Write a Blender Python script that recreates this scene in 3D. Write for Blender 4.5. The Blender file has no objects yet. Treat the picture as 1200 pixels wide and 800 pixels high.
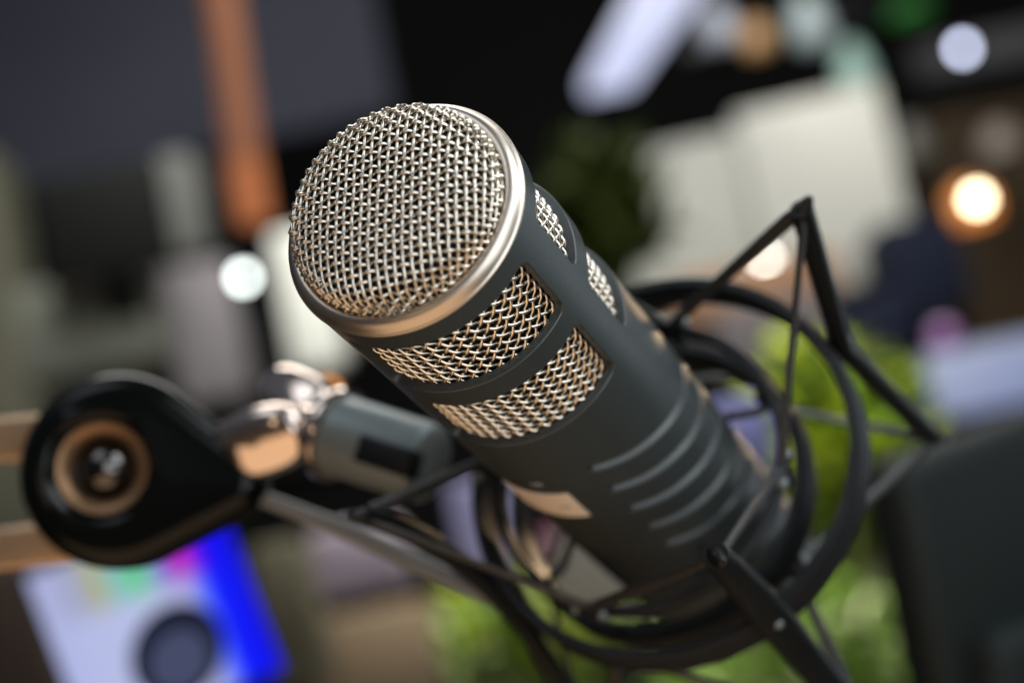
import bpy, bmesh, math, random
from mathutils import Vector, Matrix
random.seed(7)
S = bpy.context.scene
COL = S.collection
MM = 0.001
F_PX, CX, CY = 2079.68, 600.0, 400.0          # photo measured in its own 1200 x 800 frame
rad, sin, cos, pi = math.radians, math.sin, math.cos, math.pi

# ------------------------------------------------------------------ frames
PITCH, ROLL = rad(9.0), rad(11.5)
fwd = Vector((0, cos(PITCH), sin(PITCH)))
up0 = Vector((0, -sin(PITCH), cos(PITCH)))
rt0 = Vector((1, 0, 0))
cup = up0 * cos(ROLL) + rt0 * sin(ROLL)
crt = rt0 * cos(ROLL) - up0 * sin(ROLL)
CAM = Vector((0, 0, 1.30))
def C2W(v):                                    # x right, y down, z forward (metres) -> world
    return CAM + crt * v[0] - cup * v[1] + fwd * v[2]
def at(px, py, d):                             # photo pixel at depth d (metres)
    return C2W(((px - CX) / F_PX * d, (py - CY) / F_PX * d, d))
c0 = Vector((-22.404, -25.604, 359.308)) * MM
th, ph = .617, .813
ax = Vector((sin(th) * cos(ph), sin(th) * sin(ph), cos(th)))
v = -c0 + ax * (c0.dot(ax)); e1 = v.normalized(); e2 = ax.cross(e1)
def rotv(v): return crt * v[0] - cup * v[1] + fwd * v[2]
MIC = Matrix.Translation(C2W(c0)) @ Matrix((rotv(e1), rotv(e2), rotv(ax))).transposed().to_4x4()
MICI = MIC.inverted()
def onplane(px, py, s):                        # photo pixel -> point (mm, mic frame) on plane s
    d = Vector(((px - CX) / F_PX, (py - CY) / F_PX, 1.0))
    t = (c0.dot(ax) + s * MM) / d.dot(ax)
    p = (d * t - c0) / MM
    return Vector((p.dot(e1), p.dot(e2), s))
def pol(r, deg, s): return Vector((r * cos(rad(deg)), r * sin(rad(deg)), s))

# ------------------------------------------------------------------ object helpers
def empty(name, mat, label, cat, group=None):
    o = bpy.data.objects.new(name, None); COL.objects.link(o)
    o.empty_display_size = .02
    o.matrix_world = mat
    o['label'] = label; o['category'] = cat
    if group: o['group'] = group
    return o
def tag(o, label, cat, group=None):
    o['label'] = label; o['category'] = cat
    if group: o['group'] = group
    return o
def link(name, me, mat, parent=None, matrix=None):
    me.materials.clear(); me.materials.append(mat)
    o = bpy.data.objects.new(name, me); COL.objects.link(o)
    if parent is not None: o.parent = parent
    elif matrix is not None: o.matrix_world = matrix
    return o
def finish(bm, name, smooth=True, sharp=35, scale=1.0):
    bmesh.ops.recalc_face_normals(bm, faces=bm.faces[:])
    for f in bm.faces: f.smooth = smooth
    if smooth:
        for e in bm.edges:
            if len(e.link_faces) == 2:
                e.smooth = e.calc_face_angle(0) < rad(sharp)
    if scale != 1.0: bmesh.ops.scale(bm, vec=(scale,) * 3, verts=bm.verts[:])
    me = bpy.data.meshes.new(name); bm.to_mesh(me); bm.free()
    return me
class Buf:
    def __init__(s): s.v = []; s.f = []
    def tube(s, pts, r, n=8, closed=False, ry=None, up=None, caps=True):
        """round or elliptical (r along side, ry along up) tube; up(i) gives the up hint"""
        ry = ry if ry is not None else r
        N = len(pts); base = len(s.v); prev = None
        for i, p in enumerate(pts):
            a = pts[(i - 1) % N] if (closed or i) else p
            b = pts[(i + 1) % N] if (closed or i < N - 1) else p
            t = (b - a).normalized()
            if up is not None: u = up(i)
            elif prev is None: u = Vector((0, 0, 1)) if abs(t.z) < .9 else Vector((1, 0, 0))
            else: u = prev
            u = (u - t * u.dot(t)).normalized(); prev = u; w = t.cross(u)
            k = r(i) if callable(r) else r; ky = ry(i) if callable(ry) else ry
            for j in range(n):
                q = 2 * pi * j / n
                s.v.append(p + w * (k * cos(q)) + u * (ky * sin(q)))
        for i in range(N if closed else N - 1):
            for j in range(n):
                a0 = base + i * n; b0 = base + ((i + 1) % N) * n; j2 = (j + 1) % n
                s.f.append((a0 + j, a0 + j2, b0 + j2, b0 + j))
        if caps and not closed:
            s.f.append(tuple(base + j for j in reversed(range(n))))
            s.f.append(tuple(base + (N - 1) * n + j for j in range(n)))
    def lathe(s, prof, n=96, fr=None, closed=False):
        """prof: list of (r, z) in a frame; fr maps Vector -> Vector"""
        base = len(s.v); m = len(prof)
        for i in range(n):
            q = 2 * pi * i / n
            for r, z in prof:
                p = Vector((r * cos(q), r * sin(q), z))
                s.v.append(fr(p) if fr else p)
        for i in range(n):
            for j in range(m if closed else m - 1):
                a = base + i * m; b = base + ((i + 1) % n) * m; j2 = (j + 1) % m
                s.f.append((a + j, b + j, b + j2, a + j2))
    def ball(s, c, r, n=12):
        prof = [(r * sin(pi * k / n), -r * cos(pi * k / n)) for k in range(n + 1)]
        prof[0] = (1e-5, -r); prof[-1] = (1e-5, r)
        s.lathe(prof, n * 2, lambda p: p + c)
    def mesh(s, name, sharp=40, scale=MM, smooth=True):
        me = bpy.data.meshes.new(name)
        me.from_pydata([tuple(p * scale) for p in s.v], [], s.f); me.update()
        bm = bmesh.new(); bm.from_mesh(me)
        bpy.data.meshes.remove(me)
        return finish(bm, name, smooth, sharp)
def box_bm(w, d, h, bev=0.0, seg=2):
    bm = bmesh.new(); bmesh.ops.create_cube(bm, size=1)
    bmesh.ops.scale(bm, vec=(w, d, h), verts=bm.verts[:])
    if bev: bmesh.ops.bevel(bm, geom=bm.edges[:], offset=bev, segments=seg, affect='EDGES', profile=.5)
    return bm

# ------------------------------------------------------------------ materials
def mat(name, col, rough=.5, metal=0.0, bump=0.0, bscale=800, var=0.0, vscale=30, emit=None, estr=0, spec=.5, sheen=0, aniso=None, coat=0):
    m = bpy.data.materials.new(name); m.use_nodes = True
    nt = m.node_tree; b = nt.nodes['Principled BSDF']; L = nt.links
    b.inputs['Base Color'].default_value = (*col, 1); b.inputs['Roughness'].default_value = rough
    b.inputs['Metallic'].default_value = metal; b.inputs['Specular IOR Level'].default_value = spec
    b.inputs['Sheen Weight'].default_value = sheen; b.inputs['Coat Weight'].default_value = coat
    tc = nt.nodes.new('ShaderNodeTexCoord')
    if var:
        n = nt.nodes.new('ShaderNodeTexNoise'); n.inputs['Scale'].default_value = vscale; n.inputs['Detail'].default_value = 5
        L.new(tc.outputs['Object'], n.inputs['Vector'])
        mx = nt.nodes.new('ShaderNodeMix'); mx.data_type = 'RGBA'
        mx.inputs['A'].default_value = (*[c * (1 - var) for c in col], 1)
        mx.inputs['B'].default_value = (*[min(1, c * (1 + var)) for c in col], 1)
        L.new(n.outputs['Fac'], mx.inputs['Factor']); L.new(mx.outputs['Result'], b.inputs['Base Color'])
        mr = nt.nodes.new('ShaderNodeMapRange')
        mr.inputs['To Min'].default_value = max(.02, rough - .1); mr.inputs['To Max'].default_value = min(1, rough + .1)
        L.new(n.outputs['Fac'], mr.inputs['Value']); L.new(mr.outputs['Result'], b.inputs['Roughness'])
    if bump:
        n2 = nt.nodes.new('ShaderNodeTexNoise'); n2.inputs['Scale'].default_value = bscale; n2.inputs['Detail'].default_value = 3
        L.new(tc.outputs['Object'], n2.inputs['Vector'])
        bp = nt.nodes.new('ShaderNodeBump'); bp.inputs['Strength'].default_value = bump; bp.inputs['Distance'].default_value = .0002
        L.new(n2.outputs['Fac'], bp.inputs['Height']); L.new(bp.outputs['Normal'], b.inputs['Normal'])
    if emit:
        b.inputs['Emission Color'].default_value = (*emit, 1); b.inputs['Emission Strength'].default_value = estr
    return m
M = {}
M['body'] = mat('body_paint', (.036, .043, .043), .34, 0, .25, 2600, .12, 60, spec=.45)
def dust(m, lo, col, scale):
    nt = m.node_tree; L = nt.links; b = nt.nodes['Principled BSDF']
    tc = nt.nodes.new('ShaderNodeTexCoord'); n = nt.nodes.new('ShaderNodeTexNoise'); n.inputs['Scale'].default_value = scale; n.inputs['Detail'].default_value = 2
    L.new(tc.outputs['Object'], n.inputs['Vector'])
    r = nt.nodes.new('ShaderNodeMapRange'); r.inputs['From Min'].default_value = lo; r.inputs['From Max'].default_value = lo + .05
    L.new(n.outputs['Fac'], r.inputs['Value'])
    mx = nt.nodes.new('ShaderNodeMix'); mx.data_type = 'RGBA'; mx.inputs['B'].default_value = (*col, 1)
    src = b.inputs['Base Color'].links[0].from_socket
    L.new(src, mx.inputs['A']); L.new(r.outputs['Result'], mx.inputs['Factor']); L.new(mx.outputs['Result'], b.inputs['Base Color'])
dust(M['body'], .735, (.14, .14, .13), 1300)
M['ring'] = mat('ring_metal', (.58, .51, .43), .38, 1, .06, 1500, .06, 80)
M['wire'] = mat('wire_metal', (.78, .72, .62), .24, 1, 0, 100, .16, 220)
M['foam'] = mat('foam_black', (.016, .013, .011), .95, 0, .8, 900, spec=.1)
M['badge'] = mat('badge_cream', (.86, .74, .62), .45, 0, .05, 900, .05, 200)
M['ink'] = mat('badge_ink', (.35, .27, .22), .6)
M['black'] = mat('black_plastic', (.007, .008, .008), .38, 0, .12, 1500, .2, 60, spec=.3)
M['ringblack'] = mat('mount_ring_paint', (.010, .011, .012), .48, 0, .1, 1800, .2, 90, spec=.3)
M['elastic'] = mat('elastic_cord', (.028, .027, .026), .5, 0, .6, 2500, .3, 300, spec=.6)
M['brace'] = mat('brace_grey', (.21, .22, .22), .45, .2, .1, 900, .15, 60)
M['grey'] = mat('grey_metal', (.17, .20, .20), .42, .3, .1, 900, .15, 60)
M['chrome'] = mat('chrome', (.74, .62, .54), .12, 1, 0, 100, .05, 60)
M['joint'] = mat('joint_black', (.0022, .0028, .0024), .17, 0, .03, 1500, spec=.22)
M['darkchrome'] = mat('dark_chrome', (.10, .095, .09), .10, 1)
M['bowl_sheen'] = mat('warm_sheen_brown', (.24, .14, .075), .42, .8, .05, 900, .15, 40)  # brown stands in for the warm reflection on the glossy black bowl
M['arm_tan'] = mat('arm_warm_tint', (.62, .43, .27), .36, .75, .1, 900, .15, 40)  # warm reflection of the brushed metal bars put into the base colour

# ================================================================== MICROPHONE
mic = empty('microphone', MIC @ Matrix.Translation((0, 0, .205)),
            'dark grey dynamic microphone with woven metal grille, held in a black shock mount', 'microphone')
def micpart(name, me, m, parent=mic):
    o = link(name, me, m, parent)
    if parent is mic: o.matrix_parent_inverse = Matrix.Translation((0, 0, -.205))
    return o
RB = 26.5
# --- windows in the shell
WIN = [(7.6, 29.2), (36.4, 59.4)]
PHI = [(-146.3, -46.3), (-26.3, 73.7), (93.7, 193.7)]
def rrect(u0, u1, s0, s1, r, ox=0):
    pts = []
    u0 -= ox; u1 += ox; s0 -= ox; s1 += ox; r += ox
    for cx_, cy_, a0 in ((u1 - r, s1 - r, 0), (u0 + r, s1 - r, 90), (u0 + r, s0 + r, 180), (u1 - r, s0 + r, 270)):
        for k in range(9):
            a = rad(a0 + k * 90 / 8); pts.append((cx_ + r * cos(a), cy_ + r * sin(a)))
    out = []
    for i, p in enumerate(pts):
        q = pts[(i + 1) % len(pts)]; n = max(1, int(math.hypot(q[0] - p[0], q[1] - p[1]) / .6))
        for k in range(n): out.append((p[0] + (q[0] - p[0]) * k / n, p[1] + (q[1] - p[1]) * k / n))
    return out
def roll(u, s, r): a = u / RB; return Vector((r * cos(a), r * sin(a), s))
CH = .22
bm = bmesh.new()
U0, U1, S0, S1 = -RB * rad(160), RB * rad(200), 1.6, 70.0
def loop(bm, pts):
    vs = [bm.verts.new((u, s, 0)) for u, s in pts]
    return [bm.edges.new((vs[i], vs[(i + 1) % len(vs)])) for i in range(len(vs))]
edges = loop(bm, [(U0, S0), (U1, S0), (U1, S1), (U0, S1)])
loops = []
for s0, s1 in WIN:
    for p0, p1 in PHI:
        a, b = RB * rad(p0), RB * rad(p1)
        edges += loop(bm, rrect(a, b, s0, s1, 2.0, CH))
        loops.append((rrect(a, b, s0, s1, 2.0, CH), rrect(a, b, s0, s1, 2.0, 0)))
bmesh.ops.triangle_fill(bm, use_beauty=True, use_dissolve=False, edges=edges)
k = math.ceil(U0 / .9)
while k * .9 < U1:
    bmesh.ops.bisect_plane(bm, geom=bm.verts[:] + bm.edges[:] + bm.faces[:], plane_co=(k * .9 + .013, 0, 0), plane_no=(1, 0, 0), dist=1e-5)
    k += 1
for vv in bm.verts: vv.co = roll(vv.co.x, vv.co.y, RB)
for f in bm.faces:
    f.normal_update()
    if f.normal.dot(Vector((f.calc_center_median().x, f.calc_center_median().y, 0))) < 0: f.normal_flip()
for outer, inner in loops:
    la = outer; n = len(la)
    # resample inner to correspond (same construction -> match by angle index)
    ib = []
    for (u, s) in la:
        ib.append(min(inner, key=lambda q: (q[0] - u) ** 2 + (q[1] - s) ** 2))
    r0 = [bm.verts.new(roll(u, s, RB)) for u, s in la]
    r1 = [bm.verts.new(roll(u, s, RB - CH)) for u, s in ib]
    r2 = [bm.verts.new(roll(u, s, RB - 2.1)) for u, s in ib]
    for i in range(n):
        j = (i + 1) % n
        for A, B in ((r0, r1), (r1, r2)):
            try: bm.faces.new((A[i], A[j], B[j], B[i]))
            except ValueError: pass
bmesh.ops.remove_doubles(bm, verts=bm.verts[:], dist=.004)
for f in bm.faces: f.smooth = True
for e in bm.edges:
    if len(e.link_faces) == 2: e.smooth = e.calc_face_angle(0) < rad(28)
# inner liner of the shell so it has real thickness
B = Buf(); B.lathe([(RB - 2.1, 1.6), (RB - 2.1, WIN[0][0])], 160); B.lathe([(RB - 2.1, WIN[0][1]), (RB - 2.1, WIN[1][0])], 160)
# grooved rear part of the shell
NPH, SS = 540, []
s = 70.0
while s < 228: SS.append(s); s += .33
GRO = [(86.6 + 13.25 * k, 1.0) for k in range(5)] + [(165.5, .55)]
def sstep(a, b, x):
    t = max(0, min(1, (x - a) / (b - a))); return t * t * (3 - 2 * t)
def gdepth(deg, s):
    d = 0
    if deg > 180: deg -= 360
    for g0, k in GRO:
        slope = .255 if k == 1.0 else .38
        x = max(-78, deg)
        c = g0 - slope * x + (.0006 * x * abs(x) * -1 if False else 0)
        if abs(s - c) > 6: continue
        # rounded slot: distance along the arc past its ends
        past = max(0, (deg - 16.5) * RB * pi / 180, (-100 - deg) * RB * pi / 180)
        ds = s - c; ds = ds / 1.35 if ds > 0 else ds * 1.5
        q = math.hypot(ds, past)
        d = max(d, k * 2.1 * (1 - sstep(.45, 1.95, q)))
    return d
base = len(B.v)
for i in range(NPH):
    deg = -180 + 360 * i / NPH
    for s in SS:
        r = RB - gdepth(deg, s)
        if s > 222: r -= (s - 222) ** 2 * .05
        B.v.append(Vector((r * cos(rad(deg)), r * sin(rad(deg)), s)))
m_ = len(SS)
for i in range(NPH):
    for j in range(m_ - 1):
        a = base + i * m_; b = base + ((i + 1) % NPH) * m_
        B.f.append((a + j, b + j, b + j + 1, a + j + 1))
B.lathe([(RB - 1.7, 227.8), (21, 228.5), (19.5, 229), (19, 233.5), (17, 234), (.01, 234)], 120)
me = B.mesh('body', 50, 1.0)
tmp = bmesh.new(); tmp.from_mesh(me); bpy.data.meshes.remove(me)
bmesh.ops.scale(tmp, vec=(MM,) * 3, verts=tmp.verts[:])
me = bpy.data.meshes.new('body'); tmp.to_mesh(me); tmp.free()
micpart('body', me, M['body'])
bmesh.ops.scale(bm, vec=(MM,) * 3, verts=bm.verts[:])
me1 = bpy.data.meshes.new('head_shell'); bm.to_mesh(me1); bm.free()
nl = []
for p in me1.polygons:
    vs = [me1.vertices[i].co for i in p.vertices]
    outer = all(abs(math.hypot(c.x, c.y) - RB * MM) < 3e-6 for c in vs)
    for c in vs:
        nl.append(tuple(Vector((c.x, c.y, 0)).normalized()) if outer else tuple(p.normal))
me1.normals_split_custom_set(nl)
micpart('head_shell', me1, M['body'])
# --- bezel ring
B = Buf()
B.lathe([(22.3, 2.2), (22.3, .6), (22.45, -.2), (22.8, -.95), (23.3, -1.5), (23.95, -1.75), (24.6, -1.65), (25.2, -1.25), (25.7, -.65), (26.05, 0), (26.25, .5), (26.38, .72), (26.62, .82), (26.74, 1.0), (26.76, 1.4), (26.6, 1.65), (26.3, 1.7)], 220)
micpart('grille_ring', B.mesh('grille_ring', 60), M['ring'])
# --- woven cap
PR, P, HC, NE, RC, SZ = 1.69, 1.86, 10.3, 4.3, 22.8, .9
prof = []
for k in range(601):
    t = pi / 2 * (1 - k / 600)
    prof.append((RC * max(0, cos(t)) ** (2 / NE), SZ - HC * max(0, sin(t)) ** (2 / NE)))
arc = [0.0]
for k in range(1, len(prof)):
    arc.append(arc[-1] + math.hypot(prof[k][0] - prof[k - 1][0], prof[k][1] - prof[k - 1][1]))
def cap(x, y, off):
    rho = math.hypot(x, y)
    lo, hi = 0, len(arc) - 1
    while hi - lo > 1:
        mid = (lo + hi) // 2
        if arc[mid] <= rho: lo = mid
        else: hi = mid
    f = (rho - arc[lo]) / max(1e-9, arc[hi] - arc[lo])
    r = prof[lo][0] + (prof[hi][0] - prof[lo][0]) * f; s = prof[lo][1] + (prof[hi][1] - prof[lo][1]) * f
    dr, ds = prof[hi][0] - prof[lo][0], prof[hi][1] - prof[lo][1]
    L = math.hypot(dr, ds) or 1; nr, ns = -ds / L * -1, -dr / L   # outward normal
    nr = abs(ds) / L
    r += nr * off; s += ns * off
    if rho < 1e-6: return Vector((0, 0, s))
    q = math.atan2(y, x) + rad(37.4)
    return Vector((r * cos(q), r * sin(q), s))
RM = arc[-1]; WR = .36
B = Buf(); NW = int(RM / PR) + 1
for fam in (0, 1):
    amp = .07 if fam == 0 else .60
    for i in range(-NW, NW + 1):
        PA, PB = (P, PR) if fam == 0 else (PR, P)   # own spacing, spacing of the wires crossed
        c = i * PA + .4; L = RM * RM - c * c
        if c * c > RM * RM - 4: continue
        L = math.sqrt(L); n = int(2 * L / (PB / 5)); pts = []
        jx = random.uniform(-.05, .05); 
        for k in range(n + 1):
            t = -L + 2 * L * k / n
            tt = (t - .4) / PB
            off = amp * cos(pi * tt) * (1 if i % 2 == 0 else -1) * (1 if fam == 0 else -1)
            cc = c + jx + .06 * sin(t * .55 + i * 1.7) + .03 * sin(t * 1.3 + i * .6)
            pts.append(cap(t, cc, off) if fam == 0 else cap(cc, t, off))
        B.tube(pts, WR, 7)
micpart('front_grille', B.mesh('front_grille', 80), M['wire'])
# --- woven side basket (wires at 45 degrees)
B = Buf(); RW = 24.0; P2 = 2.28; amp = .28; q2 = math.sqrt(.5)
u0, u1, s0, s1 = -rad(152) * RW, rad(118) * RW, 4.0, 64.0
for fam in (0, 1):
    ua = [u * q2 + (s * q2 if fam == 0 else -s * q2) for u in (u0, u1) for s in (s0, s1)]
    va = [(-u * q2 + s * q2) if fam == 0 else (u * q2 + s * q2) for u in (u0, u1) for s in (s0, s1)]
    i0, i1 = math.floor(min(va) / P2), math.ceil(max(va) / P2)
    for i in range(i0, i1 + 1):
        pts = []; t = min(ua); st = P2 / 5
        jx = random.uniform(-.06, .06)
        while t <= max(ua):
            w = i * P2 + jx
            if fam == 0: u = (t - w) * q2; s = (t + w) * q2
            else: u = (t + w) * q2; s = (w - t) * q2
            if u0 <= u <= u1 and s0 <= s <= s1:
                r = RW + amp * cos(pi * t / P2) * (1 if i % 2 == 0 else -1) * (1 if fam == 0 else -1)
                pts.append(Vector((r * cos(u / RW), r * sin(u / RW), s)))
            t += st
        if len(pts) > 4: B.tube(pts, .39, 7)
micpart('side_grille', B.mesh('side_grille', 80), M['wire'])
B = Buf(); B.lathe([(.01, -7.6), (12, -7.4), (18, -6.0), (20.6, -3), (21.4, 1), (21.6, 66)], 90)
micpart('foam_core', B.mesh('foam_core', 60), M['foam'])
# --- badge: a thin plate that follows the barrel
def curved_plate(p0, p1, s0, s1, r0, r1, n=24):
    B = Buf()
    for k in range(n + 1):
        a = p0 + (p1 - p0) * k / n
        for r, s in ((r0, s0), (r1, s0), (r1, s1), (r0, s1)): B.v.append(pol(r, a, s))
    for k in range(n):
        for j in range(4):
            a = k * 4; b = a + 4; j2 = (j + 1) % 4; B.f.append((a + j, a + j2, b + j2, b + j))
    B.f.append((3, 2, 1, 0)); B.f.append(tuple(n * 4 + j for j in range(4)))
    return B
bd = micpart('badge', curved_plate(38, 78, 90.2, 105.2, 26.2, 26.75).mesh('badge', 40), M['badge'])
B = Buf(); B.tube([pol(26.78, a, 98.4) for a in (43.5, 45, 46.5, 48, 49.5)], .45, 8, ry=.05, up=lambda i: pol(1, 46, 0))
micpart('badge_mark', B.mesh('badge_mark', 60), M['ink'], bd)
B = Buf(); fr = Matrix.Rotation(rad(50), 3, 'Z')
B.lathe([(.01, .55), (.9, .5), (1.5, .3), (1.8, 0), (1.8, -.5)], 24, lambda p: fr @ Vector((26.35 + p.z, p.x * 1.15, 83.9 + p.y * .75)))
micpart('rivet', B.mesh('rivet', 50), M['grey'])

# ================================================================== SHOCK MOUNT
MB = MIC @ Matrix.Translation((0, 0, .155))
mount = empty('shock_mount', MB, 'black shock mount of two hoops and stretched elastic cords around the microphone', 'shock mount')
def mpart(name, B, m, parent=mount, sharp=50):
    o = link(name, B.mesh(name, sharp), m, parent)
    if parent is mount: o.matrix_parent_inverse = Matrix.Translation((0, 0, -.155))
    return o
def hoop(cx_, cy_, r, s, a, b, tilt=(0, 0), n=160):
    """flat section hoop: a = half axial width, b = half radial thickness"""
    B = Buf(); pts = []
    prof = [(-b, -a * .6), (-b * .7, -a), (b * .5, -a), (b, -a * .75), (b, -a * .2), (b * .62, 0), (b, a * .2), (b, a * .75), (b * .5, a), (-b * .7, a), (-b, a * .6)]
    def f(p): 
        return Vector((cx_ + p.x, cy_ + p.y, s + p.z + tilt[0] * p.x + tilt[1] * p.y))
    B.lathe([(r + x, z) for x, z in prof], n, f, True)
    return B
OC, OR, OS = (0.5, -5.2), 53.6, 151.0
mpart('outer_hoop', hoop(OC[0], OC[1], OR, OS - 1, 6.4, 1.8), M['ringblack'])
mpart('inner_hoop', hoop(0, 0, 41.0, 159, 6.2, 1.9), M['ringblack'])
mpart('inner_hoop', hoop(0, 0, 40.2, 139.5, 1.7, 1.3), M['ringblack'])
# cradle feet that carry the microphone inside the inner hoop
for d in (-85, 5, 95, 185):
    B = Buf(); B.tube([pol(41, d, 160), pol(34, d, 158), pol(27.2, d, 150)], 1.3, 10, ry=1.0, up=lambda i, d=d: pol(1, d, .2))
    B.tube([pol(41, d, 160), pol(40.2, d, 139.5)], 1.2, 10)
    mpart('cradle_foot', B, M['elastic'])
# arms: front tip, crossing on the outer hoop, rear tip
tipF = [onplane(838, 650, 85), onplane(939, 244, 88), onplane(425, 603, 96), pol(64, 190, 88)]
def oh(px, py, s=OS): return onplane(px, py, s)
midA = [onplane(904, 722, OS - 5), onplane(986, 405, OS), onplane(588, 702, OS), pol(54, 188, OS)]
tipR = [onplane(1022, 862, 206), onplane(1094, 514, 205), onplane(690, 880, 206), pol(64, 190, 206)]
def interp(P3, n=18):
    a, b, c = P3; out = []
    for k in range(n + 1):
        t = k / n
        out.append(a * (1 - t) ** 2 + (b * 2 - (a + c) * .5) * 2 * t * (1 - t) + c * t * t)
    return out
for i in range(4):
    B = Buf(); pts = interp((tipF[i], midA[i], tipR[i]))
    if i in (1,):                                # two straight limbs meeting on the hoop
        pts = [tipF[i].lerp(midA[i], k / 8) for k in range(9)] + [midA[i].lerp(tipR[i], k / 8) for k in range(1, 9)]
    ctr = Vector((OC[0], OC[1], 0))
    up = lambda j: Vector((pts[j].x, pts[j].y, 0)).normalized()
    N = len(pts) - 1
    wide = lambda j, N=N, i=i: (2.5 if i else 3.1) + 1.6 * (1 - abs(2 * j / N - 1)) + (0 if i else .8 * j / N)
    B.tube(pts, wide, 14, ry=3.0, up=up)
    arm = mpart('hook_arm', B, M['black'])
    for tip, nxt in ((pts[0], pts[1]), (pts[-1], pts[-2])):
        B = Buf(); o_ = Vector((tip.x, tip.y, 0)).normalized(); d = (tip - nxt).normalized()
        B.tube([tip - d * 1.2 + o_ * -1, tip + o_ * 1.8 + d * .4, tip + o_ * 3.0 + d * 1.4], lambda j: (2.0, 1.7, .9)[j], 10)
        h = link('hook', B.mesh('hook', 60), M['black'], arm)
    B = Buf(); o_ = Vector((midA[i].x, midA[i].y, 0)).normalized(); B.ball(midA[i] + o_ * 2.6, 1.35, 8)
    link('rivet', B.mesh('rivet', 60), M['grey'], arm)
# inner hooks: front row and rear row
inF = [onplane(915, 549, 137), onplane(786, 380, 137), onplane(566, 541, 130), onplane(692, 712, 139)]
inR = [onplane(905, 476, 172), pol(42, 200, 172), pol(42, 108, 172), onplane(930, 668, 172)]
for row, dz in ((inF, -1), (inR, 1)):
    for p in row:
        B = Buf(); o_ = Vector((p.x, p.y, 0)).normalized(); tz = Vector((0, 0, 1))
        tn = o_.cross(tz)
        B.tube([p - tz * dz * 9 - o_ * .8, p - tz * dz * 3 - o_ * .5, p + o_ * .4], 2.1, 10)
        B.tube([p - tn * 3.6 + o_ * .6, p + tn * 3.6 + o_ * .6], 1.5, 10)
        hk = mpart('cord_hook', B, M['black'])
        for sg in (-1, 1):
            B = Buf(); B.ball(p + tn * 3.9 * sg + o_ * 1.0, 1.55, 8)
            link('pin', B.mesh('pin', 60), M['grey'], hk)
# elastic cords: one closed zigzag in front and one behind
def zig(P4, T4, first):
    """alternate inner hooks and arm tips"""
    pts = []
    for i in range(4): pts += [P4[i], T4[i]]
    return pts
def cord(seq, r):
    pts = []
    for i, p in enumerate(seq):
        q = seq[(i + 1) % len(seq)]
        o_ = Vector((p.x, p.y, 0)).normalized()
        n = 10
        for k in range(n): pts.append(p.lerp(q, k / n))
    B = Buf()
    B.tube(pts, r, 10, closed=True, ry=r * .5, up=lambda i: Vector((pts[i].x, pts[i].y, -20)).normalized())
    return B
tF = [t + Vector((t.x, t.y, 0)).normalized() * 1.0 for t in tipF]
mpart('elastic_cord', cord([tF[0], inF[0], tF[1], inF[1], tF[3], inF[2], tF[2], inF[3]], 1.95), M['elastic'])
mpart('elastic_cord', cord([tipR[0], inR[3], tipR[1], inR[0], inR[0] + Vector((-1, -3, 0)), pol(50, -120, 190), inR[1], tipR[3], inR[2], tipR[2], pol(44, 60, 172)], 1.7), M['elastic'])
# brace bar from the left of the hoop to the stand end
def incam(px, py, d):                          # photo pixel at depth -> mm in mic frame
    return (MICI @ at(px, py, d)) / MM
B = Buf(); bp = [incam(282, 574, .50), incam(420, 627, .495), incam(574, 700, .484)]
B.tube([bp[0].lerp(bp[1], k / 6) for k in range(6)] + [bp[1].lerp(bp[2], k / 6) for k in range(7)], lambda j: 1.9 + .22 * j - .014 * j * j, 14)
mpart('brace_bar', B, M['brace'])
# threaded stub
sa, sb = incam(388, 507, .492), incam(555, 560, .470)
dirS = (sb - sa).normalized(); sx = dirS.orthogonal().normalized(); sy = dirS.cross(sx)
frS = lambda o: (lambda p: o + sx * p.x + sy * p.y + dirS * p.z)
B = Buf(); B.lathe([(9.0, 3.0), (11.4, 3.2), (11.2, 4), (11.0, 32), (10.4, 33), (8.0, 33.4), (.01, 33.4)], 64, frS(sa))
stub = mpart('stub', B, M['grey'])
B = Buf(); B.lathe([(5, -.2), (12.8, 0), (13.5, .6), (13.6, 1.7), (13.3, 2.6), (9, 3.2)], 64, frS(sa))
link('washer', B.mesh('washer', 50), M['chrome'], stub)
# black block stands in for the dark slot on the stub's camera side
camdir = (MICI @ CAM) / MM
o_ = sa + dirS * 21; tc_ = (camdir - o_); tc_ = (tc_ - dirS * tc_.dot(dirS)).normalized(); td = dirS.cross(tc_)
def blockbm(c, ax3, dims, bev):
    bm = box_bm(*dims, bev)
    R = Matrix(ax3).transposed()
    for vv in bm.verts: vv.co = (c + R @ vv.co)
    return finish(bm, 'block', True, 30, MM)
link('slot_block', blockbm(sa + dirS * 25 + tc_ * 8.2 + td * 1.5, (dirS, td, tc_), (17, 7.5, 7), .5), M['black'], stub)

# ================================================================== BOOM ARM
JC = at(142, 552, .50)
boom = empty('boom_arm', Matrix.Translation(JC), 'boom arm end with black teardrop joint, chrome wing nut and two tan bars', 'boom arm')
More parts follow.
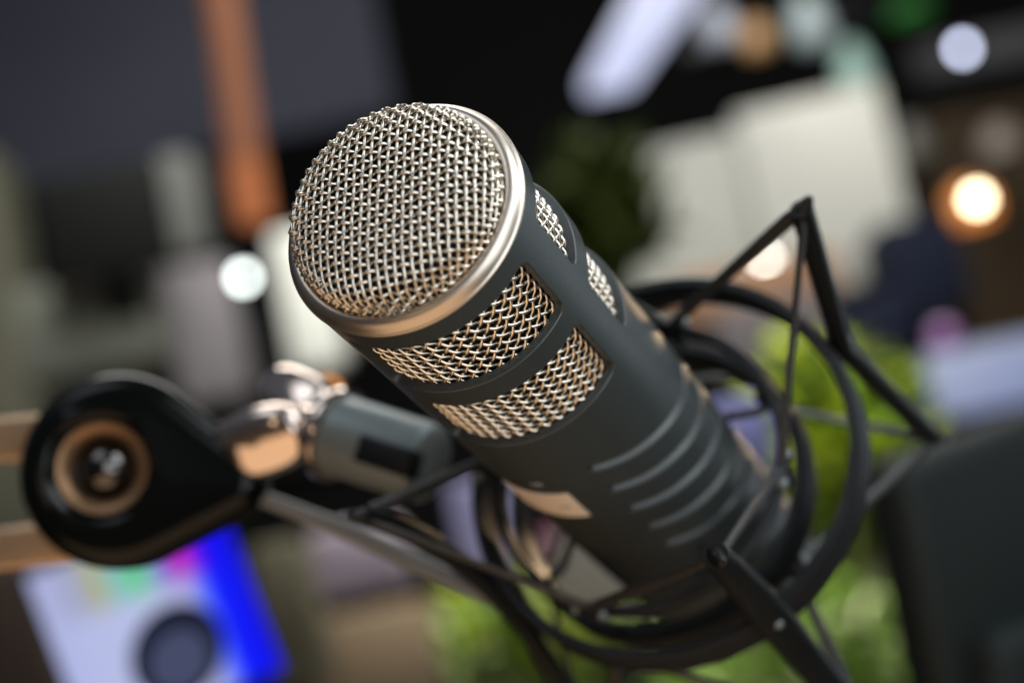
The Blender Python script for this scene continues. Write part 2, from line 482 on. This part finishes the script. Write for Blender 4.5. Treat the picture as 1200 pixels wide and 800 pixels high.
# local frame of the joint: x right along the neck, y up, z toward camera (slightly turned)
zc = (CAM - JC).normalized(); zc = (zc + crt * -.18 + cup * .06).normalized()
xc = (crt * .995 - cup * .09); xc = (xc - zc * xc.dot(zc)).normalized(); yc = zc.cross(xc)
RJ = Matrix((xc, yc, zc)).transposed()
def jf(p): return RJ @ p
def jpart(name, B, m, parent=boom, sharp=50): return link(name, B.mesh(name, sharp), m, parent)
k_ = .5 / F_PX * 1000                            # mm per photo pixel at the joint
outl = []
RJm = 115 * k_
tx, tr = 128 * k_, 46 * k_
aT = math.acos((RJm - tr) / tx)
for k in range(49):
    a = aT + (2 * pi - 2 * aT) * k / 48; outl.append((RJm * cos(a), RJm * sin(a)))
for k in range(17):
    a = -aT + 2 * aT * k / 16; outl.append((tx + tr * cos(a), tr * sin(a)))
def offset(o, d):
    n = len(o); out = []
    for i in range(n):
        a, b = o[i - 1], o[(i + 1) % n]; t = Vector((b[0] - a[0], b[1] - a[1])).normalized()
        out.append((o[i][0] - t.y * d, o[i][1] + t.x * d))   # inward for ccw outlines
    return out
B = Buf(); TH = 9.5; rings = []
for k in range(9):
    q = pi / 2 * k / 8; rings.append((7 * (1 - cos(q)), TH - 7 * (1 - sin(q))))
rings = [(0, -TH + 3), ] + rings
cxr = -16 * k_; RI = 62 * k_
n = len(outl)
for ins, z in rings:
    for x, y in offset(outl, ins): B.v.append(jf(Vector((x, y, z))))
for i in range(len(rings) - 1):
    for j in range(n):
        a = i * n; b = a + n; j2 = (j + 1) % n; B.f.append((a + j, a + j2, b + j2, b + j))
# front face: bridge to the bowl mouth, then the bowl
top = offset(outl, 7)
def mouth(r, z):
    idx = len(B.v)
    for x, y in top:
        a = math.atan2(y, x - cxr); B.v.append(jf(Vector((cxr + r * cos(a), r * sin(a), z))))
    return idx
prev = (len(rings) - 1) * n
for r, z in ((RI * 1.18, TH + .5), (RI * 1.08, TH + .8), (RI, TH + .4), (RI * .9, TH - 1.6), (RI * .72, TH - 4.2), (RI * .55, TH - 5.2), (RI * .2, TH - 5.2), (.01, TH - 5.2)):
    idx = mouth(r, z)
    for j in range(n):
        j2 = (j + 1) % n; B.f.append((prev + j, prev + j2, idx + j2, idx + j))
    prev = idx
B.f.append(tuple(reversed(range(n))))
housing = jpart('joint_housing', B, M['joint'], sharp=60)
B = Buf(); bc = Vector((cxr, 0, TH - 5.0))
B.lathe([(RI * .56, 0), (RI * .58, 1.0), (RI * .64, 2.2), (RI * .72, 3.3), (RI * .80, 4.0), (RI * .85, 4.1), (RI * .87, 3.4)], 64, lambda p: jf(p + bc))
jpart('sheen_ring', B, M['bowl_sheen'])
B = Buf(); B.lathe([(.01, 6.6), (2.8, 6.2), (5.2, 4.8), (6.8, 2.8), (7.3, 0)], 48, lambda p: jf(p + bc + Vector((.6, 0, 0))))
jpart('pivot_bolt', B, M['darkchrome'])
# two bars running out of the frame to the left
def bar(p0, p1, w, h):
    a, b = at(*p0) - JC, at(*p1) - JC
    t = (b - a).normalized(); u = (cup - t * cup.dot(t)).normalized(); w3 = t.cross(u)
    bm = box_bm((b - a).length * 1000, w, h, 1.6, 3)
    R = Matrix((t, w3, u)).transposed()
    for vv in bm.verts: vv.co = (a + b) * 500 + R @ vv.co
    return finish(bm, 'bar', True, 30, MM)
link('arm_bar', bar((-190, 530, .53), (95, 508, .508), 11, 13), M['arm_tan'], boom)
link('arm_bar', bar((-190, 668, .53), (110, 630, .508), 11, 12.2), M['arm_tan'], boom)
# wing nut on the stub's axis
sW = (MIC @ (sa * MM)); dW = (MIC.to_3x3() @ dirS).normalized()
fx = dW; fz = (CAM - sW).normalized(); fz = (fz - fx * fz.dot(fx)).normalized(); fy = fz.cross(fx)
RWm = Matrix((fx, fy, fz)).transposed(); oW = (sW - JC) * 1000
def wf(p): return oW + RWm @ p
B = Buf()
B.lathe([(.01, -15), (5.0, -14.5), (6.0, -13), (6.6, -6), (8.6, -2), (9.2, -.2), (4, 0)], 40, lambda p: wf(Vector((p.z, p.x, p.y))))
nut = jpart('wing_nut', B, M['chrome'])
WT = -34
def wing(c, dirn, L, Wd, T, tip=0):
    B = Buf(); c = Vector(c); dirn = Vector(dirn).normalized(); side = Vector((1, 0, 0)); side = (side - dirn * side.dot(dirn)).normalized()
    nrm = dirn.cross(side); Rt = Matrix.Rotation(rad(tip), 3, dirn); side = Rt @ side; nrm = Rt @ nrm; nu, nv = 28, 14
    for i in range(nu):
        q = 2 * pi * i / nu
        for j in range(nv + 1):
            f = -pi / 2 + pi * j / nv
            x, y, z = cos(f) * cos(q), cos(f) * sin(q), sin(f)
            sg = lambda t, e: math.copysign(abs(t) ** e, t)
            B.v.append(wf(c + dirn * (L * sg(x, .8)) + side * (Wd * sg(y, .8)) + nrm * (T * sg(z, .7))))
    for i in range(nu):
        for j in range(nv):
            a = i * (nv + 1); b = ((i + 1) % nu) * (nv + 1); B.f.append((a + j, b + j, b + j + 1, a + j + 1))
    return B
link('wing', wing((-17, -8, 6), (-.855, -.51, .05), 14.8, 10.2, 6.0, WT).mesh('wing', 60), M['chrome'], nut)
link('wing', wing((-21, 7.5, -8), (-1, .1, -.15), 13, 7.5, 5.0, WT).mesh('wing', 60), M['chrome'], nut)

# ================================================================== BACKGROUND
BGS = {}
def bm_mat(name, col, rough=.7, emit=None, estr=0, var=.15, vscale=3):
    return mat(name, col, rough, 0, 0, 100, var, vscale, emit, estr, spec=.15)
def upright(name, cx_, cy_, w, h, d, dep, m, label=None, cat=None, parent=None, yaw=0, bev=.006, roll_=0):
    """box facing the camera, standing upright in the room; sizes in photo pixels at depth d"""
    k = d / F_PX
    me = finish(box_bm(w * k, dep, h * k, min(bev, dep * .3, w * k * .2, h * k * .2)), name, True, 30)
    mt = Matrix.Translation(at(cx_, cy_, d)) @ Matrix.Rotation(yaw, 4, 'Z') @ Matrix.Rotation(roll_, 4, 'Y')
    o = link(name, me, m)
    o.matrix_world = mt
    if parent is not None: o.parent = parent; o.matrix_parent_inverse = parent.matrix_basis.inverted()
    if label: tag(o, label, cat)
    return o
def struct(o): o['kind'] = 'structure'; return o
def child(name, me, m, parent, world):
    o = link(name, me, m); o.matrix_world = world; o.parent = parent; o.matrix_parent_inverse = parent.matrix_basis.inverted(); return o

# room shell far behind
wm = mat('wall_dark', (.012, .013, .012), .9, var=.3, vscale=1.5, spec=.1)
me = finish(box_bm(14, .1, 6), 'wall', False); struct(link('wall', me, wm)).matrix_world = Matrix.Translation((0, 6.2, 2.4))
tag(bpy.data.objects['wall'], 'dark far wall of the room behind everything', 'wall')
me = finish(box_bm(14, 10, .1), 'floor', False); struct(link('floor', me, mat('floor_dark', (.05, .04, .03), .6, var=.3, vscale=2))).matrix_world = Matrix.Translation((0, 4, -.05))

upright('wall_panel', 195, 60, 500, 262, 4.6, .06, bm_mat('slate', (.052, .056, .078), var=.6, vscale=1.3), 'slate grey wall panel high at the upper left, behind the orange slatted column', 'wall panel')
upright('pillar', 0, 435, 92, 500, 3.6, .2, bm_mat('olive', (.12, .12, .085)), 'olive beige square pillar at the left edge of the photo', 'pillar')
def monitor(cx_, cy_, w, h, d, m, label, cat='monitor', yaw=0):
    e = empty('monitor', Matrix.Translation(at(cx_, cy_, d)), label, cat)
    upright('screen', cx_, cy_, w, h, d, .03, m, parent=e, yaw=yaw)
    k = d / F_PX
    child('stand', finish(box_bm(.05, .04, h * k * .5, .006), 'stand'), m, e, Matrix.Translation(at(cx_, cy_, d) + Vector((0, .05, -h * k * .6))))
    return e
monitor(122, 262, 152, 128, 2.6, bm_mat('blackmat', (.008, .009, .008), .7), 'black switched-off monitor beside the olive pillar')
upright('post', 214, 245, 44, 120, 2.9, .08, bm_mat('greypost', (.17, .175, .165)), 'short grey post between the black monitor and the dark box', 'post')
upright('loudspeaker', 262, 236, 60, 75, 3.0, .15, bm_mat('blackbox', (.015, .013, .012), .7), 'small dark box right of the grey post, under the slate panel', 'box')
upright('cabinet', 130, 395, 160, 110, 3.0, .3, bm_mat('cabinet', (.19, .20, .165)), 'low grey green cabinet below the black monitor', 'cabinet')
upright('shelf_slab', 150, 338, 130, 22, 2.95, .3, bm_mat('ctop', (.26, .26, .255)), 'pale grey slab lying above the grey green cabinet', 'shelf')
upright('curtain', 243, 390, 80, 160, 2.7, .05, bm_mat('lavgrey', (.28, .265, .275)), 'lavender grey curtain panel right of the grey green cabinet', 'curtain')
upright('door_panel', 362, 352, 62, 165, 2.4, .05, bm_mat('whitepanel', (.85, .87, .80)), 'narrow white panel standing just left of the microphone head', 'panel')
upright('dark_cabinet', 330, 470, 130, 180, 3.2, .3, bm_mat('blk2', (.010, .010, .010), .8), 'black cabinet behind the wing nut, under the narrow white panel', 'cabinet')
# orange slatted column; slats glow by emission, stronger at the foot
lc = empty('slat_column', Matrix.Translation(at(272, 120, 2.5)), 'tall orange column of stacked slats, glowing brightest at its foot', 'lamp')
k = 2.5 / F_PX
pa, pb = at(257, -30, 2.5), at(288, 185, 2.5)
def column(name, a, b, w, col, st):
    B = Buf(); n = 40; prof = []
    L = (b - a).length; t = (b - a).normalized(); x = t.orthogonal().normalized(); y = t.cross(x)
    N = max(3, int(L / (11 * k)))
    for i in range(N):
        z0 = L * i / N; z1 = L * (i + 1) / N
        prof += [(w * .8, z0), (w, z0 + (z1 - z0) * .2), (w, z0 + (z1 - z0) * .8), (w * .8, z1 - 1e-4)]
    c = (a + b) / 2
    B.lathe(prof, 28, lambda p: (a - c) + x * p.x + y * p.y + t * p.z)
    me = B.mesh(name, 40, 1.0)
    child(name, me, mat(name + '_glow', (.3, .12, .05), .5, emit=col, estr=st), lc, Matrix.Translation(c))
column('upper_slats', at(253, -60, 2.5), at(287, 190, 2.5), 21 * k, (.14, .060, .044), .50)
column('lower_slats', at(287, 190, 2.5), at(298, 262, 2.5), 21 * k, (.34, .095, .028), .68)
# point-like lamps
def bulb(name, px, py, d, rpx, col, st, label, cat, shade=None):
    k = d / F_PX; p = at(px, py, d)
    e = empty(name, Matrix.Translation(p), label, cat)
    B = Buf(); B.ball(Vector((0, 0, 0)), rpx * k, 10)
    child('bulb', B.mesh('bulb', 60, 1.0), mat(name + '_light', (.06, .06, .06), .5, emit=col, estr=st), e, Matrix.Translation(p))
    B = Buf(); B.lathe([(rpx * k * .5, rpx * k * .8), (rpx * k * .55, rpx * k * 1.3), (rpx * k * .4, rpx * k * 2.2), (.0001, rpx * k * 2.3)], 20)
    child('socket', B.mesh('socket', 50, 1.0), M['black'], e, Matrix.Translation(p))
    if shade:
        r, sc, ss = shade
        B = Buf(); B.lathe([(r * k * .35, r * k * .9), (r * k * .8, r * k * .55), (r * k, 0), (r * k * .85, -r * k * .6)], 32)
        child('lamp_shade', B.mesh('lamp_shade', 60, 1.0), mat(name + '_shade', (.3, .15, .06), .6, emit=sc, estr=ss), e, Matrix.Translation(p + Vector((0, r * k * 1.1, 0))))
    return e
bulb('spot_lamp', 285, 325, 3.2, 7, (.90, .98, .94), 14, 'round cool white lamp glowing left of the narrow white panel', 'lamp')
bulb('spot_lamp', 897, 305, 2.6, 7, (1, .95, .84), 18, 'warm white lamp glowing in front of the bottom of the whiteboard', 'lamp')
bulb('spot_lamp', 1128, 57, 4.0, 7, (.52, .56, .74), 13, 'round bluish white ceiling lamp at the upper right', 'lamp')
bulb('pendant_lamp', 1145, 233, 3.6, 9, (1, .82, .52), 16, 'warm pendant lamp with an orange glowing shade at the right edge', 'lamp', (29, (.62, .20, .03), 1.15))
bulb('spot_lamp', 383, 461, 2.6, 6, (.75, .27, .05), 9, 'small orange lamp peeping over the chrome washer', 'lamp')
# ceiling tube luminaire
def beam(name, a, b, w, hgt, m, label, cat):
    t = (b - a); L = t.length; t.normalize(); u = Vector((0, 0, 1)); x = t.cross(u).normalized(); u = x.cross(t)
    bm = box_bm(w, L, hgt, min(w, hgt) * .2); R = Matrix((x, t, u)).transposed()
    for vv in bm.verts: vv.co = R @ vv.co
    o = link(name, finish(bm, name, True, 30), m); o.matrix_world = Matrix.Translation((a + b) / 2)
    return tag(o, label, cat) if label else o
beam('ceiling_light', at(830, -90, 2.6), at(712, 100, 4.4), .115, .04, mat('tube_glow', (.8, .8, .8), .5, emit=(.60, .64, .88), estr=1.1), 'long white ceiling light slanting down above the whiteboard', 'ceiling light')
# whiteboard
wb = empty('whiteboard', Matrix.Translation(at(893, 238, 3.5)), 'large off-white board with two panels behind the shock mount', 'whiteboard')
upright('panel', 806, 262, 150, 190, 3.5, .04, bm_mat('board_a', (.58, .59, .52), .7, var=.05), parent=wb, yaw=rad(-4))
upright('panel', 968, 226, 172, 228, 3.5, .04, bm_mat('board_b', (.66, .66, .59), .7, var=.05), parent=wb, yaw=rad(-4))
# clutter on a high rail
rail = beam('rail', at(800, 60, 4.2), at(1100, -10, 4.2), .05, .05, M['black'], 'dark rail high above the whiteboard carrying small lamps', 'rail')
def jar(px, py, r, h, d, col, label, st=.0, cat='lamp shade'):
    k = d / F_PX; B = Buf()
    B.lathe([(.001, h * k * .5), (r * k * .5, h * k * .48), (r * k * .7, h * k * .3), (r * k, -h * k * .1), (r * k, -h * k * .45), (r * k * .9, -h * k * .5), (.001, -h * k * .5)], 28)
    o = link('lamp_shade', B.mesh('lamp_shade', 50, 1.0), mat('shade', col, .4, emit=col, estr=st)); o.matrix_world = Matrix.Translation(at(px, py, d))
    return tag(o, label, cat)
jar(842, 28, 20, 42, 4.0, (.42, .45, .52), 'pale grey shade beside the upper end of the ceiling light', .35)
jar(886, 42, 18, 34, 4.0, (.55, .32, .14), 'tan shade under the rail, between grey and teal shades', .35)
jar(948, 22, 22, 60, 4.0, (.38, .46, .47), 'pale teal grey shade at the top edge of the photo', .35)
jar(1000, 78, 20, 56, 4.0, (.30, .46, .40), 'teal green glass shade just above the whiteboard corner', .35)
jar(1065, 12, 26, 12, 4.0, (.03, .22, .03), 'small green light bar at the very top right', .3, 'light')
upright('duct', 1165, 62, 190, 40, 4.6, .1, bm_mat('duct', (.10, .10, .105)), 'dark grey ceiling duct at the upper right', 'duct')
upright('bookcase', 1165, 270, 150, 270, 4.4, .3, bm_mat('brownwall', (.050, .034, .018), .7, var=.6, vscale=7), 'dark brown bookcase behind the orange pendant lamp', 'bookcase')
jar(1172, 165, 26, 40, 4.0, (.26, .22, .18), 'brownish grey shade above the orange pendant lamp', .05)
jar(1068, 168, 22, 50, 4.0, (.14, .14, .12), 'dim grey shade beside the right edge of the whiteboard', .02)
upright('navy_box', 1072, 320, 90, 110, 3.3, .2, bm_mat('navy', (.010, .014, .030)), 'navy blue box right of the whiteboard', 'box')
upright('blue_box', 1000, 395, 120, 70, 2.8, .2, bm_mat('navy2', (.008, .011, .026)), 'dark blue box below the right end of the whiteboard', 'box')
upright('brown_box', 880, 350, 190, 56, 2.6, .2, bm_mat('brown', (.22, .125, .075)), 'brown box under the whiteboard, behind the hoops', 'box')
upright('dark_box', 905, 420, 130, 110, 2.3, .2, bm_mat('darkmauve', (.05, .045, .05)), 'dark mauve box seen through the hoops', 'box')
upright('blue_folder', 860, 520, 90, 90, 1.7, .05, bm_mat('bluefold', (.13, .14, .30)), 'violet blue folder behind the grooves of the microphone', 'folder')
e = monitor(1160, 440, 150, 84, 2.2, bm_mat('paleblue', (.05, .05, .06)), 'lit pale blue screen behind the black monitor at the right')
upright('display', 1160, 440, 142, 76, 2.18, .004, mat('paleblue_lit', (.1, .1, .1), .4, emit=(.17, .22, .42), estr=.9), parent=e)
bulb('spot_lamp', 1106, 392, 2.2, 15, (.34, .09, .42), .75, 'magenta lamp beside the pale blue screen', 'lamp')
# near black monitor, lower right, seen from behind
def quadbox(name, TL, TR, BL, dep, m, bev, parent=None):
    x = (TR - TL); y = (TL - BL); W, H = x.length, y.length; xn = x.normalized(); n = xn.cross(y).normalized(); yn = n.cross(xn)
    bm = box_bm(W, H, dep, bev, 4); R = Matrix((xn, yn, n)).transposed()
    c = (TR + BL) / 2
    mt = Matrix.Translation(c) @ R.to_4x4()
    o = link(name, finish(bm, name, True, 30), m); o.matrix_world = mt
    if parent is not None: o.parent = parent; o.matrix_parent_inverse = parent.matrix_basis.inverted()
    return o
mb = empty('monitor', Matrix.Translation(at(1200, 700, .82)), 'large black monitor back at the lower right corner', 'monitor')
bp_ = mat('monitor_back', (.010, .014, .013), .6, 0, .1, 600, .2, 12, spec=.25)
quadbox('casing', at(1040, 540, .82), at(1390, 415, .95), at(1076, 860, .82), .03, bp_, .010, mb)
quadbox('back_cover', at(1110, 735, .825), at(1390, 650, .94), at(1125, 890, .825), .06, bp_, .012, mb)
# near tablet with a bright display, lower left
tb = empty('tablet', Matrix.Translation(at(200, 720, .95)), 'lit tablet with a colourful header, blue edge and dark round icon', 'tablet')
TL, TR, BL = at(41, 668, .95), at(272, 578, .97), at(92, 880, .95)
quadbox('casing', TL, TR, BL, .012, mat('tablet_case', (.01, .01, .012), .4), .004, tb)
nrm = (TR - TL).cross(TL - BL).normalized() * .0075
ins = lambda p, q, f: p.lerp(q, f)
X, Y = TR - TL, BL - TL
def scr(u0, u1, v0, v1, lift): 
    o3 = TL + nrm * lift
    return (o3 + X * u0 + Y * v0, o3 + X * u1 + Y * v0, o3 + X * u0 + Y * v1)
def screen_mat():
    m = mat('display_lit', (.005, .005, .005), .6, spec=.1); nt = m.node_tree; L = nt.links; b = nt.nodes['Principled BSDF']
    tc = nt.nodes.new('ShaderNodeTexCoord'); sp = nt.nodes.new('ShaderNodeSeparateXYZ'); L.new(tc.outputs['Generated'], sp.inputs[0])
    def ramp(sock, stops):
        r = nt.nodes.new('ShaderNodeValToRGB'); els = r.color_ramp.elements
        while len(els) < len(stops): els.new(.5)
        for e_, (p_, c_) in zip(els, stops): e_.position = p_; e_.color = (*c_, 1)
        L.new(sock, r.inputs[0]); return r.outputs[0]
    lav = (.42, .46, .76)
    rowc = ramp(sp.outputs['X'], [(0, lav), (.20, (.36, .38, .55)), (.30, (.42, .42, .20)), (.38, (.25, .50, .55)), (.50, (.10, .62, .22)), (.58, (.25, .35, .6)), (.66, (.22, .0, .60)), (.73, (.62, .02, .45)), (.80, (.10, .0, .70)), (.86, (0, 0, .95)), (1, (0, 0, .75))])
    low = ramp(sp.outputs['X'], [(0, lav), (.2, (.46, .50, .78)), (.55, (.48, .52, .78)), (.70, (.42, .44, .74)), (.77, (.10, .18, .95)), (.82, (0, .01, 1)), (1, (0, 0, .80))])
    fac = ramp(sp.outputs['Y'], [(0, (0, 0, 0)), (.62, (0, 0, 0)), (.74, (1, 1, 1)), (1, (1, 1, 1))])
    mx = nt.nodes.new('ShaderNodeMix'); mx.data_type = 'RGBA'
    L.new(fac, mx.inputs['Factor']); L.new(low, mx.inputs['A']); L.new(rowc, mx.inputs['B'])
    L.new(mx.outputs['Result'], b.inputs['Emission Color']); b.inputs['Emission Strength'].default_value = 1.0
    return m
quadbox('display', *scr(.015, .985, .02, .99, 1), .002, screen_mat(), .0004, tb)
# round icon on the display
ic = at(208, 765, .95); Rk = .95 / F_PX
xn, yn, zn = X.normalized(), -Y.normalized(), nrm.normalized()
B = Buf(); B.lathe([(.0001, .0034), (56 * Rk, .0034), (57 * Rk, .002), (57 * Rk, 0)], 48, lambda p: xn * p.x + yn * p.y + zn * p.z)
pl = TL + nrm; ic = ic + zn * ((pl - ic).dot(zn))
child('icon', B.mesh('icon', 40, 1.0), mat('icon_dark', (.003, .003, .004), .6, emit=(.004, .006, .022), estr=1, spec=.1), tb, Matrix.Translation(ic))
B = Buf(); B.lathe([(.0001, .0046), (36 * Rk, .0046), (37 * Rk, .0034)], 48, lambda p: xn * p.x + yn * p.y + zn * p.z)
child('icon_centre', B.mesh('icon_centre', 40, 1.0), mat('icon_mid', (.003, .003, .003), .6, emit=(.055, .065, .13), estr=1, spec=.1), tb, Matrix.Translation(ic - yn * .004))
# things on the table behind the mount
upright('box', 425, 655, 100, 75, 1.6, .10, bm_mat('lilac', (.40, .34, .40)), 'lilac box behind the brace bar', 'box')
upright('box', 345, 720, 60, 170, 1.7, .10, bm_mat('olivebox', (.10, .092, .062)), 'dark olive box right of the lit tablet', 'box')
upright('box', 440, 775, 150, 120, 1.9, .10, bm_mat('brownbox', (.17, .125, .08)), 'brown box below the lilac box', 'box')
upright('box', 20, 760, 110, 190, 1.6, .10, bm_mat('darkbrown', (.05, .036, .028)), 'dark brown box left of the lit tablet', 'box')
upright('box', 566, 615, 66, 100, 1.3, .06, bm_mat('lav2', (.36, .35, .56)), 'lavender box seen through the left of the hoops', 'box')
upright('box', 640, 655, 60, 60, 1.5, .06, bm_mat('magenta', (.15, .045, .085)), 'dark magenta box behind the microphone badge', 'box')
upright('box', 690, 670, 90, 90, 1.25, .06, bm_mat('cream', (.25, .235, .19)), 'cream box touching the underside of the microphone in view', 'box')
# plants
leafm = {}
def leafmat(name, col):
    m = mat(name, col, .5, 0, 0, 100, .45, 9, spec=.2); b = m.node_tree.nodes['Principled BSDF']
    return m
def plant(px, py, d, rx, ry, n, cols, label, seed, size=.05, pot=True):
    rnd = random.Random(seed); k = d / F_PX; p0 = at(px, py, d)
    e = empty('potted_plant', Matrix.Translation(p0), label, 'plant')
    bufs = [Buf() for _ in cols]; stem = Buf()
    root = Vector((0, 0, -ry * k * 1.25))
    for i in range(n):
        while True:
            q = Vector((rnd.uniform(-1, 1), rnd.uniform(-1, 1), rnd.uniform(-1, 1)))
            if q.length < 1: break
        c = Vector((q.x * rx * k, q.y * rx * k * .7, q.z * ry * k))
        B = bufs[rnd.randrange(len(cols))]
        L = size * rnd.uniform(.7, 1.4); W = L * rnd.uniform(.28, .42)
        dr = (c - root).normalized(); dr = (dr + Vector((rnd.gauss(0, .5), rnd.gauss(0, .5), rnd.gauss(0, .4) - .15))).normalized()
        sd = dr.cross(Vector((rnd.gauss(0, 1), rnd.gauss(0, 1), rnd.gauss(0, 1)))).normalized(); nn = sd.cross(dr)
        b0 = len(B.v)
        for t, w, z in ((0, .02, 0), (.25, .8, .06), (.5, 1, .1), (.75, .7, .06), (1, .02, -.08)):
            for sg in (-1, 0, 1): B.v.append(c + dr * (L * t) + sd * (W * w * .5 * sg) + nn * (L * (z - .07 * abs(sg))))
        for t in range(4):
            for j in range(2): a = b0 + t * 3 + j; B.f.append((a, a + 1, a + 4, a + 3))
        if i % 12 == 0: stem.tube([root, root.lerp(c, .5) + Vector((0, 0, .01)), c], .0018, 5)
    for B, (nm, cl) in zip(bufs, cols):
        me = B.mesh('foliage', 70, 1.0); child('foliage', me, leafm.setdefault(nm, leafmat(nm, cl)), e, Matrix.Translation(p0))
    child('stem', stem.mesh('stem', 60, 1.0), leafm.setdefault('stem', leafmat('stem', (.06, .09, .02))), e, Matrix.Translation(p0))
    if pot:
        B = Buf(); r = rx * k * .35; B.lathe([(.001, 0), (r * .75, 0), (r, r * 1.5), (r * 1.05, r * 1.6), (r * .95, r * 1.6), (r * .9, r * 1.4), (.001, r * 1.35)], 28)
        child('pot', B.mesh('pot', 40, 1.0), leafm.setdefault('pot', mat('pot', (.12, .10, .08), .6)), e, Matrix.Translation(p0 + root - Vector((0, 0, r * 1.5))))
    return e
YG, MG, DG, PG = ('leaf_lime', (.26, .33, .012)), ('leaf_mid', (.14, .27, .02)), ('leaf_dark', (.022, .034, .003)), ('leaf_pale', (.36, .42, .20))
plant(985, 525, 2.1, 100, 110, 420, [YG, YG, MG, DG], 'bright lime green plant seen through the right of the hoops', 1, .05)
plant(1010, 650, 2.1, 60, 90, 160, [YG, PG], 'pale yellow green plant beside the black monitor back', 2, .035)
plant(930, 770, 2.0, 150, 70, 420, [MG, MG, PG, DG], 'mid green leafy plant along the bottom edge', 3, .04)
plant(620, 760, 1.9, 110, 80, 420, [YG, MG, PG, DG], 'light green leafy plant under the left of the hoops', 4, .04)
plant(712, 268, 2.6, 48, 75, 260, [DG, DG, DG], 'dark green plant left of the whiteboard', 5, .07)

# ================================================================== LIGHT
W = bpy.data.worlds.new('World'); S.world = W; W.use_nodes = True
nt = W.node_tree; bg = nt.nodes['Background']
tc = nt.nodes.new('ShaderNodeTexCoord'); sp = nt.nodes.new('ShaderNodeSeparateXYZ'); nt.links.new(tc.outputs['Generated'], sp.inputs[0])
mr = nt.nodes.new('ShaderNodeMapRange'); mr.inputs['From Min'].default_value = -1; nt.links.new(sp.outputs['Z'], mr.inputs['Value'])
cr = nt.nodes.new('ShaderNodeValToRGB'); els = cr.color_ramp.elements
els[0].position = .15; els[0].color = (.10, .055, .025, 1); els[1].position = .85; els[1].color = (.10, .115, .14, 1)
e_ = els.new(.5); e_.color = (.046, .050, .054, 1)
nt.links.new(mr.outputs['Result'], cr.inputs[0]); nt.links.new(cr.outputs[0], bg.inputs['Color']); bg.inputs['Strength'].default_value = .8
def area(name, pos, target, size, power, col, sy=None):
    l = bpy.data.lights.new(name, 'AREA'); l.energy = power; l.color = col; l.size = size
    if sy: l.shape = 'RECTANGLE'; l.size_y = sy
    o = bpy.data.objects.new(name, l); COL.objects.link(o)
    o.location = pos; o.rotation_euler = (target - pos).to_track_quat('-Z', 'Y').to_euler(); return o
head = C2W(c0 + ax * .04)
area('cool_lamp', C2W(c0 + Vector((.60, -.62, -.06))), head, .60, 5.6, (.90, .96, 1))
area('top_lamp', C2W(c0 + Vector((-.45, -.72, -.20))), head, .5, 1.5, (.86, .92, 1))
area('front_lamp', C2W(c0 + Vector((.42, -.20, -.62))), head, .72, 5.0, (.88, .95, 1))
area('right_fill', C2W(c0 + Vector((.85, -.10, .72))), C2W(c0 + ax * .1), .5, .7, (.80, .92, 1))  # unseen cool light added for a bluish rim on the barrel
gl = bpy.data.lights.new('glint_fill', 'POINT'); gl.energy = .5; gl.color = (1, .78, .52); gl.shadow_soft_size = .012  # unseen point light added to put small warm highlights on the chrome
go = bpy.data.objects.new('glint_fill', gl); COL.objects.link(go); go.location = C2W(c0 + Vector((-.34, -.02, -.55)))
area('warm_lamp', C2W(c0 + Vector((-.05, .55, -.34))), head, 1.0, 2.5, (1, .66, .40), .75)
area('warm_side_lamp', C2W(c0 + Vector((.50, -.19, 1.05))), C2W(c0 + ax * .165), .08, .009, (1, .70, .42)).data.spread = rad(5)
area('room_lamp', Vector((.2, 1.9, 3.2)), Vector((.1, 3.2, 1.2)), 1.6, 62, (1, .97, .92))
area('plant_fill', Vector((.20, 1.7, 2.5)), Vector((.2, 2.0, 1.1)), .6, 11, (1, .96, .86)).data.spread = rad(75)  # unseen overhead light added to brighten the plants

# ================================================================== CAMERA
cd = bpy.data.cameras.new('camera'); cam = bpy.data.objects.new('camera', cd); COL.objects.link(cam)
cam.matrix_world = Matrix.Translation(CAM) @ Matrix((crt, cup, -fwd)).transposed().to_4x4()
cd.sensor_width = 36; cd.lens = 36 * F_PX / 1200; cd.clip_start = .02; cd.clip_end = 60
cd.dof.use_dof = True; cd.dof.focus_distance = .366; cd.dof.aperture_fstop = 6.0; cd.dof.aperture_blades = 0
S.camera = cam
S.view_settings.view_transform = 'Standard'; S.view_settings.look = 'None'
S.view_settings.exposure = 0; S.view_settings.gamma = 1; S.view_settings.use_curve_mapping = False
S.render.engine = 'CYCLES'
S.cycles.use_denoising = True
try: S.cycles.denoiser = 'OPENIMAGEDENOISE'
except Exception: pass
S.cycles.sample_clamp_indirect = 4
S.cycles.max_bounces = 8
